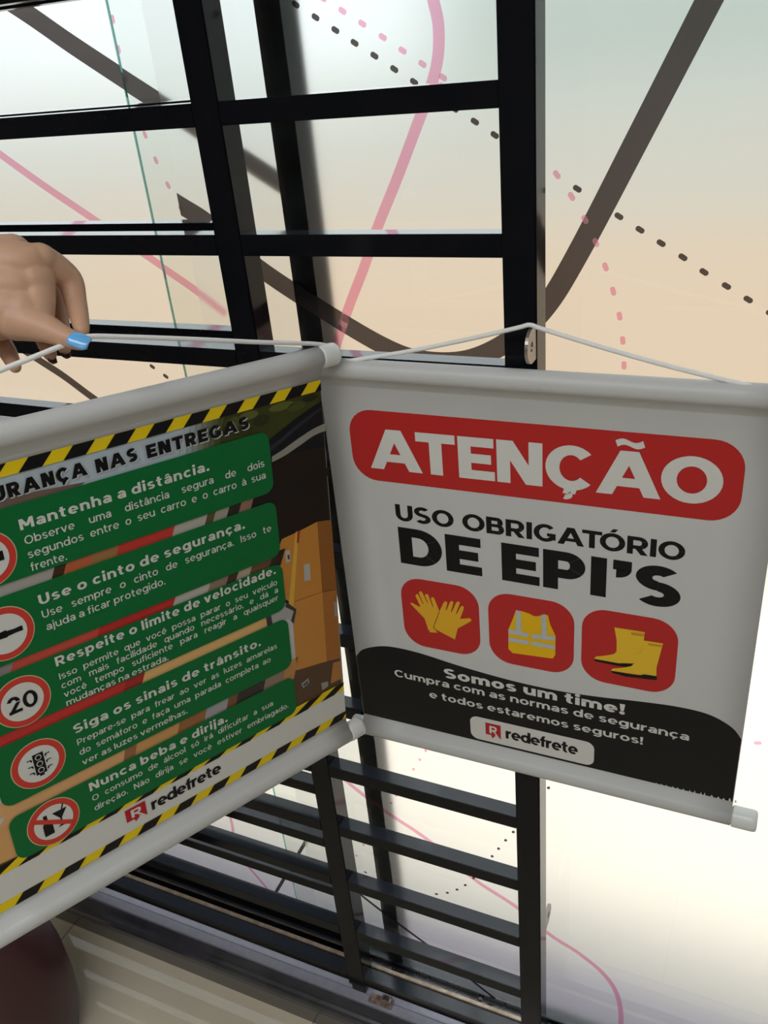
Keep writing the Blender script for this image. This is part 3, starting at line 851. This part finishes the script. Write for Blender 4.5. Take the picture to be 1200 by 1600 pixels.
# soft edges of the blurred greenery behind the title
for k in range(7):
    f_ = (k + .5) / 7
    c_ = tuple(int(round(a + (b - a) * f_)) for a, b in zip((186, 200, 208), (70, 74, 34)))
    u_ = -.238 + .0085 * k
    FL.poly('printed_photo', [[(u_, .038), (u_ + .0095, .038), (u_ - .012, .10), (u_ - .0215, .10)]], G(*c_), sheetL, 4)
for k, (u_, v_, rx, ry, c_) in enumerate([(-.165, .050, .014, .008, (84, 88, 42)), (-.140, .046, .016, .006, (100, 102, 52)), (-.120, .058, .014, .008, (48, 52, 22)), (-.085, .046, .022, .006, (96, 102, 44)), (-.060, .052, .016, .007, (72, 80, 32)), (-.035, .045, .014, .005, (40, 46, 20)), (-.150, .066, .016, .006, (54, 58, 26))]):
    FL.poly('printed_photo', [[(u_ + rx * math.cos(2 * math.pi * i / 16), v_ + ry * math.sin(2 * math.pi * i / 16)) for i in range(16)]], G(*c_), sheetL, 4)
# hazard stripes
def hazard(u0, u1, v0, v1, pitch, duty, slant, phase, layer):
    FL.poly('hazard_band', [RR(u0, v0, u1, v1)], INK['yellow'], sheetL, layer)
    out = []
    x = phase
    while x > u0 - .1: x -= pitch
    while x < u1 + .1:
        q = [(x, v1), (x + pitch * duty, v1), (x + pitch * duty + slant, v0), (x + slant, v0)]
        # clip to the band ends
        for lim, sg in ((u0, 1), (u1, -1)):
            o = []
            for i in range(len(q)):
                A_, B_ = q[i], q[(i + 1) % len(q)]
                ia, ib = sg * (A_[0] - lim) >= 0, sg * (B_[0] - lim) >= 0
                if ia: o.append(A_)
                if ia != ib:
                    t = (lim - A_[0]) / (B_[0] - A_[0])
                    o.append((lim, A_[1] + (B_[1] - A_[1]) * t))
            q = o
            if not q: break
        if len(q) > 2: out.append(q)
        x += pitch
    FL.poly('hazard_stripe', out, INK['black'], sheetL, layer + 1)
hazard(UL, UR, .0225, .0380, .0535, .52, .0150, -.4005, 6)
hazard(UL, UR, .5460, .5615, .0560, .50, .0330, -.400, 6)
FL.poly('lower_margin', [RR(UL, .5610, UR, .6060)], L2['lettering_white'], sheetL, 5)
hazard(UL, UR, .6050, .6190, .0590, .50, .0140, -.466, 6)
# green panels
PV = [(.0740, .1660), (.1800, .2685), (.2810, .3610), (.3765, .4660), (.4840, .5545)]
for v0, v1 in PV:
    FL.poly('green_panel', [rrect(-.5655, v0, -.1125, v1, .0150)], INK['green'], sheetL, 9)
TW = L2['lettering_white']
hd = lambda s, u0, v0, u1, v1: (s, u0, v0, u1, v1, .0135, .225, .15, 0)
bd = lambda s, v0, v1, u1=-.1245, u0=-.465: (s, u0, v0, u1, v1, .0105 if v0 < .28 else .0093, .165, .12, 1.0 if u1 > -.16 else 0)
FL.text('heading', [hd('Mantenha a distância.', -.4665, .1065, -.2115, .105), hd('Use o cinto de segurança.', -.465, .208, -.168, .206),
                    hd('Respeite o limite de velocidade.', -.4625, .2985, -.125, .2955), hd('Siga os sinais de trânsito.', -.460, .4055, -.165, .4035),
                    hd('Nunca beba e dirija.', -.457, .504, -.238, .505)], TW, sheetL, 10)
FL.text('body_lettering', [bd('Observe uma distância segura de dois', .1258, .1242), bd('segundos entre o seu carro e o carro à sua', .1440, .1422), bd('frente.', .1610, .1618, -.421),
    bd('Use sempre o cinto de segurança. Isso te', .2268, .2252), bd('ajuda a ficar protegido.', .2448, .2440, -.300, -.4635),
    bd('Isso permite que você possa parar o seu veículo', .3185, .3145, -.1245, -.4620), bd('com mais facilidade quando necessário, e dá a', .3325, .3275, -.1245, -.4620),
    bd('você tempo suficiente para reagir a quaisquer', .3465, .3405, -.1255, -.4615), bd('mudanças na estrada.', .3600, .3585, -.314, -.4610),
    bd('Prepare-se para frear ao ver as luzes amarelas', .4245, .4210, -.137, -.4590), bd('do semáforo e faça uma parada completa ao', .4410, .4390, -.151, -.4590), bd('ver as luzes vermelhas.', .4580, .4570, -.299, -.4585),
    bd('O consumo de álcool só irá dificultar a sua', .5215, .5185, -.156, -.4565), bd('direção. Não dirija se você estiver embriagado.', .5385, .5370, -.1285, -.4565)], TW, sheetL, 10)
ttl = lambda s, u0, u1, dx, dv: (s, u0 + dx, .0650 + dv, u1 + dx, .0632 + dv, .0175, .30, .14, 0)
for dx, dv, mm, ly, nm in ((.0016, .0016, ink('title_shadow', (206, 210, 210)), 6, 'title_outline'), (0, 0, L2['black'], 7, 'title_lettering')):
    FL.text(nm, [ttl('SEGURANÇA', -.537, -.3745, dx, dv), ttl('NAS', -.3635, -.3085, dx, dv), ttl('ENTREGAS', -.2955, -.1420, dx, dv)], mm, sheetL, ly)
# round signs in front of each paragraph
def sign(v, inner):
    u, r = -.5115, .0355
    FL.poly('sign_rim', [disc(u, v, r)], INK['rim_pale'], sheetL, 10)
    FL.poly('sign_ring', [disc(u, v, r * .965)], INK['sign_red'], sheetL, 11)
    FL.poly('sign_field', [disc(u, v, r * .74)], L2['lettering_white'], sheetL, 12)
    inner(u, v)
def o_(u, v, pts, s=.001): return [(u + x * s, v + y * s) for x, y in pts]
def s_dist(u, v):
    FL.poly('sign_picture', [o_(u, v, q) for q in ([(-20, -6), (-8, -6), (-8, 6), (-20, 6)], [(8, -6), (20, -6), (20, 6), (8, 6)], [(-7, -1), (7, -1), (7, 1), (-7, 1)])], INK['black'], sheetL, 13)
def s_belt(u, v):
    FL.poly('sign_picture', [o_(u, v, q) for q in ([(-16, -3), (2, -5), (2, 5), (-16, 4)], [(1, -3.4), (14, -2.6), (14, 3.0), (1, 4)], [(13, -3.0), (21, -3.4), (21, 3.2), (13, 3.2)])], INK['black'], sheetL, 13)
def s_20(u, v):
    FL.text('sign_number', [('20', u - .0185, v + .0115, u + .0185, v + .0115, .0235, .21, .10, 0)], INK['black'], sheetL, 13)
def s_light(u, v):
    FL.poly('sign_picture', [o_(u, v, [(-6, -16), (8, -16), (8, 16), (-6, 16)]), o_(u, v, [(-2, 16), (4, 16), (4, 19), (-2, 19)])] +
            [o_(u, v, q) for y in (-10, 0, 10) for q in ([(-14, y - 1.2), (-8, y - 1.2), (-8, y + .2), (-14, y + .2)], [(-10, y), (-7, y), (-8, y + 4)], [(10, y - 1.2), (16, y - 1.2), (16, y + .2), (10, y + .2)], [(9, y), (12, y), (10, y + 4)])], INK['black'], sheetL, 13)
    for y in (-10, 0, 10):
        FL.poly('sign_lamp', [disc(u + .001, v + y * .001, .0042, 20)], L2['lettering_white'], sheetL, 14)
        FL.poly('sign_lamp', [disc(u + .001, v + y * .001, .0031, 20)], INK['black'], sheetL, 15)
def s_drink(u, v):
    FL.poly('sign_picture', [o_(u, v, q) for q in ([(-12, -16), (-7, -16), (-7, -6), (-2, 0), (-2, 17), (-15, 17), (-15, 0), (-12, -6)],
            [(0, -14), (20, -14), (11, -1), (11, 8), (16, 12), (4, 12), (9, 8), (9, -1)], [(15, -22), (17, -22), (13, -10), (11, -10)])], INK['black'], sheetL, 13)
    t = .0033
    d = Vector((1, .62, 0)).normalized() * .0275; nn = Vector((-d.y, d.x, 0)).normalized() * t
    FL.poly('sign_bar', [[(u + a * d.x + b * nn.x, v + a * d.y + b * nn.y) for a, b in ((-1, -1), (1, -1), (1, 1), (-1, 1))]], INK['sign_red'], sheetL, 14)
for v, f in zip((.1290, .2280, .3265, .4235, .5210), (s_dist, s_belt, s_20, s_light, s_drink)): sign(v, f)
logo_mark(FL, -.4170, .5660, .0315, .0255, sheetL, 7, L2['lettering_white'])
FL.text('logo_lettering', [('redefrete', -.3775, .5895, -.2600, .5890, .0195, .235, .0, 0)], INK['black'], sheetL, 7)

# ------------------------------------------------------------------ hanging cords
cr = .0023
# painted white glints on creases where the sheet folds over the bottom tube
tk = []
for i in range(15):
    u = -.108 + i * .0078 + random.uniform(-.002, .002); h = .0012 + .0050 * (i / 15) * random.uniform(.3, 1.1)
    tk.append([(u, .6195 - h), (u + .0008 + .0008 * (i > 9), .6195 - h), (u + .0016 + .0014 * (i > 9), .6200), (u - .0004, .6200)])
for q in tk: FR.poly('glint_mark', [q], L2['lettering_white'], sheetR, 3)
APEX = W(-.2775, -.021, -.3155)
capL, capR = FR.at(-.585, -.006, .004), FR.at(-.004, -.006, .004)
def rope(name, pts, parent):
    vs, fs = tube_data(pts, cr, 10)
    o = obj(name, vs, fs, M['cord'], parent, True)
    return o
A1 = FR.at(-.600, -.002, .002); A2 = FR.at(.012, -.002, .002)
pts = [A1] + [A1.lerp(APEX, t) + Vector((0, 0, -.004 * math.sin(math.pi * t))) for t in (.25, .5, .75, .95)] + [APEX] + [APEX.lerp(A2, t) + Vector((0, 0, -.004 * math.sin(math.pi * t))) for t in (.05, .25, .5, .75)] + [A2]
rope('hanging_cord', catmull(pts, 5), ban)
def FLpx(px, py, lift=0):
    u, v = FL.uv(px, py); return FL.at(u, v, lift)
cp = [FL.at(.006, -.018, .0), FLpx(500, 538), FLpx(400, 534.5), FLpx(300, 530), FLpx(200, 526.5), FLpx(143, 525.5), FLpx(128, 530), FLpx(95, 541), FLpx(50, 559), FLpx(0, 579), FLpx(-60, 604), FLpx(-160, 648)]
rope('hanging_cord', catmull(cp, 5), banl)

# ------------------------------------------------------------------ the hand
PZ = (FLpx(135, 530) - EYE).dot(fw)
def H(px, py, dz=0.0): return EYE + ray(px, py) * (PZ + dz)
PXM = PZ / FPX                       # metres per pixel at the pinch
def blob(bm, pts, n=20):
    """tapered limb with round ends through (px, py, dz, radius px)"""
    c = [H(p[0], p[1], p[2]) for p in pts]
    r = [p[3] * PXM for p in pts]
    C_, R_ = [], []
    cc = catmull(c, 6)
    for i, q in enumerate(cc):
        f = min(i / 6, len(r) - 1.0001); k = int(f)
        R_.append(r[k] * (1 - (f - k)) + r[k + 1] * (f - k)); C_.append(q)
    t0 = (C_[0] - C_[1]).normalized(); t1 = (C_[-1] - C_[-2]).normalized()
    for s in (.5, .85, 1.0):
        pass
    st_ = [(C_[0] + t0 * R_[0] * math.sin(a), R_[0] * math.cos(a)) for a in (1.5, 1.2, .8, .4)]
    en_ = [(C_[-1] + t1 * R_[-1] * math.sin(a), R_[-1] * math.cos(a)) for a in (.4, .8, 1.2, 1.5)]
    seq = st_ + list(zip(C_, R_)) + en_
    vs, fs = tube_data([q[0] for q in seq], [q[1] for q in seq], n)
    b = [bm.verts.new(v) for v in vs]
    for f in fs: bm.faces.new([b[i] for i in f])
bm = bmesh.new()
# forearm, wrist and the back of the hand
blob(bm, [(-700, 640, -.10, 95), (-420, 540, -.05, 72), (-230, 480, -.015, 60), (-120, 462, .0, 60)], 28)
blob(bm, [(-170, 440, .0, 50), (-60, 415, .0, 44), (30, 412, .0, 36), (66, 404, .004, 23)], 24)      # index metacarpal
blob(bm, [(-170, 455, .008, 52), (-60, 420, .012, 46), (20, 395, .014, 30)], 24)
blob(bm, [(-170, 470, .016, 50), (-90, 440, .024, 44), (-25, 415, .028, 30)], 24)
blob(bm, [(-170, 480, .02, 46), (-110, 465, .034, 40), (-55, 440, .040, 26)], 24)
blob(bm, [(-120, 480, .004, 56), (-20, 482, .004, 54), (36, 486, .0, 36)], 24)                   # thumb ball
blob(bm, [(-60, 440, .004, 54), (20, 445, .004, 46), (52, 438, .004, 34)], 24)
# web between thumb and index
blob(bm, [(50, 410, .006, 30), (58, 455, .004, 28), (55, 505, .0, 28)], 20)
# thumb
blob(bm, [(30, 500, -.002, 34), (66, 511, -.006, 24), (96, 524, -.010, 17.5), (118, 533, -.011, 14), (127, 536.5, -.011, 11.5)])
# index finger
blob(bm, [(62, 402, .004, 23), (90, 420, .018, 22.5), (110, 440, .028, 21), (118, 470, .028, 18), (124, 496, .020, 15.5), (128, 516, .010, 12)])
# middle finger
blob(bm, [(20, 395, .014, 24), (62, 425, .040, 21), (84, 460, .050, 18.5), (92, 500, .046, 17), (99, 532, .036, 13), (101, 546, .028, 10)])
# ring finger
blob(bm, [(-25, 415, .028, 22), (30, 440, .055, 20), (55, 480, .060, 18), (68, 525, .050, 16), (76, 548, .040, 12.5), (79, 556, .034, 10)])
# little finger
blob(bm, [(-60, 440, .038, 20), (-20, 470, .060, 18), (-4, 520, .056, 16.5), (12, 550, .046, 15), (20, 566, .038, 12.5), (24, 574, .032, 10)])
hand = from_bm('hand', bm, M['skin'], None, True, loc=H(0, 480, .02))
tag(hand, "person's hand reaching in at the left edge, pinching the white cord, blue thumbnail", 'hand')
md = hand.modifiers.new('r', 'REMESH'); md.mode = 'VOXEL'; md.voxel_size = .0011; md.use_smooth_shade = True
md2 = hand.modifiers.new('s', 'SMOOTH'); md2.factor = .5; md2.iterations = 22

def nail(name, c, ax, up, L, Wd, th, material):
    """curved oblong nail plate: ax along the finger, up away from the finger"""
    ax = ax.normalized(); up = (up - ax * up.dot(ax)).normalized(); sd = ax.cross(up)
    vs, fs = [], []
    nu, nv = 14, 12
    for i in range(nu + 1):
        for j in range(nv + 1):
            a = -1 + 2 * i / nu; b = -1 + 2 * j / nv
            wx = Wd * (1 - max(0, abs(a) - .55) ** 2 * 1.9)
            q = c + ax * (a * L) + sd * (b * wx) + up * (th * (1 - .85 * b * b) - .35 * th * a * a)
            vs.append(q)
    k = nv + 1
    for i in range(nu):
        for j in range(nv):
            fs.append((i * k + j, i * k + j + 1, (i + 1) * k + j + 1, (i + 1) * k + j))
    o = obj(name, vs, fs, material, hand, True)
    s_ = o.modifiers.new('t', 'SOLIDIFY'); s_.thickness = .0009; s_.offset = 0
    return o
toward = (EYE - H(124, 534)).normalized()
tag(nail('thumb_nail', H(123.5, 532.5, -.0170), H(138, 538, -.011) - H(100, 524, -.010), toward * .85 - CD * .35, 17 * PXM, 12.5 * PXM, .0028, M['blue_nail']), 'light blue painted thumbnail')
nail('finger_nail', H(103, 553, .026), H(101, 546, .028) - H(97, 525, .037), CD, 8 * PXM, 7 * PXM, .0018, M['dark_nail'])
nail('finger_nail', H(82, 562, .031), H(79, 556, .034) - H(75, 542, .042), CD, 8 * PXM, 7 * PXM, .0018, M['dark_nail'])

# ------------------------------------------------------------------ maroon pot standing on the floor
pc = EYE + ray(-6, 1519) * (1.75 * S / -ray(-6, 1519).z)
pc.z = 0
prof = [(0, 0), (.088, 0), (.098, .010), (.112, .06), (.1175, .12), (.1175, .20), (.110, .28), (.098, .34), (.090, .38), (.094, .395), (.098, .402), (.094, .408), (.084, .404), (.082, .385), (.086, .33), (.07, .30), (0, .295)]
vs, fs = [], []
nn = 56
for r, z in prof[1:-1]:
    for k in range(nn):
        a = 2 * math.pi * k / nn; vs.append(pc + Vector((r * math.cos(a), r * math.sin(a), z)))
for i in range(len(prof) - 3):
    for k in range(nn):
        fs.append((i * nn + k, i * nn + (k + 1) % nn, (i + 1) * nn + (k + 1) % nn, (i + 1) * nn + k))
fs.append(list(range(nn))[::-1]); fs.append([(len(prof) - 3) * nn + k for k in range(nn)])
pot = obj('round_pot', vs, fs, M['pot'], None, True, loc=pc)
tag(pot, 'dark maroon round bellied pot on the beige floor below the left banner', 'pot')
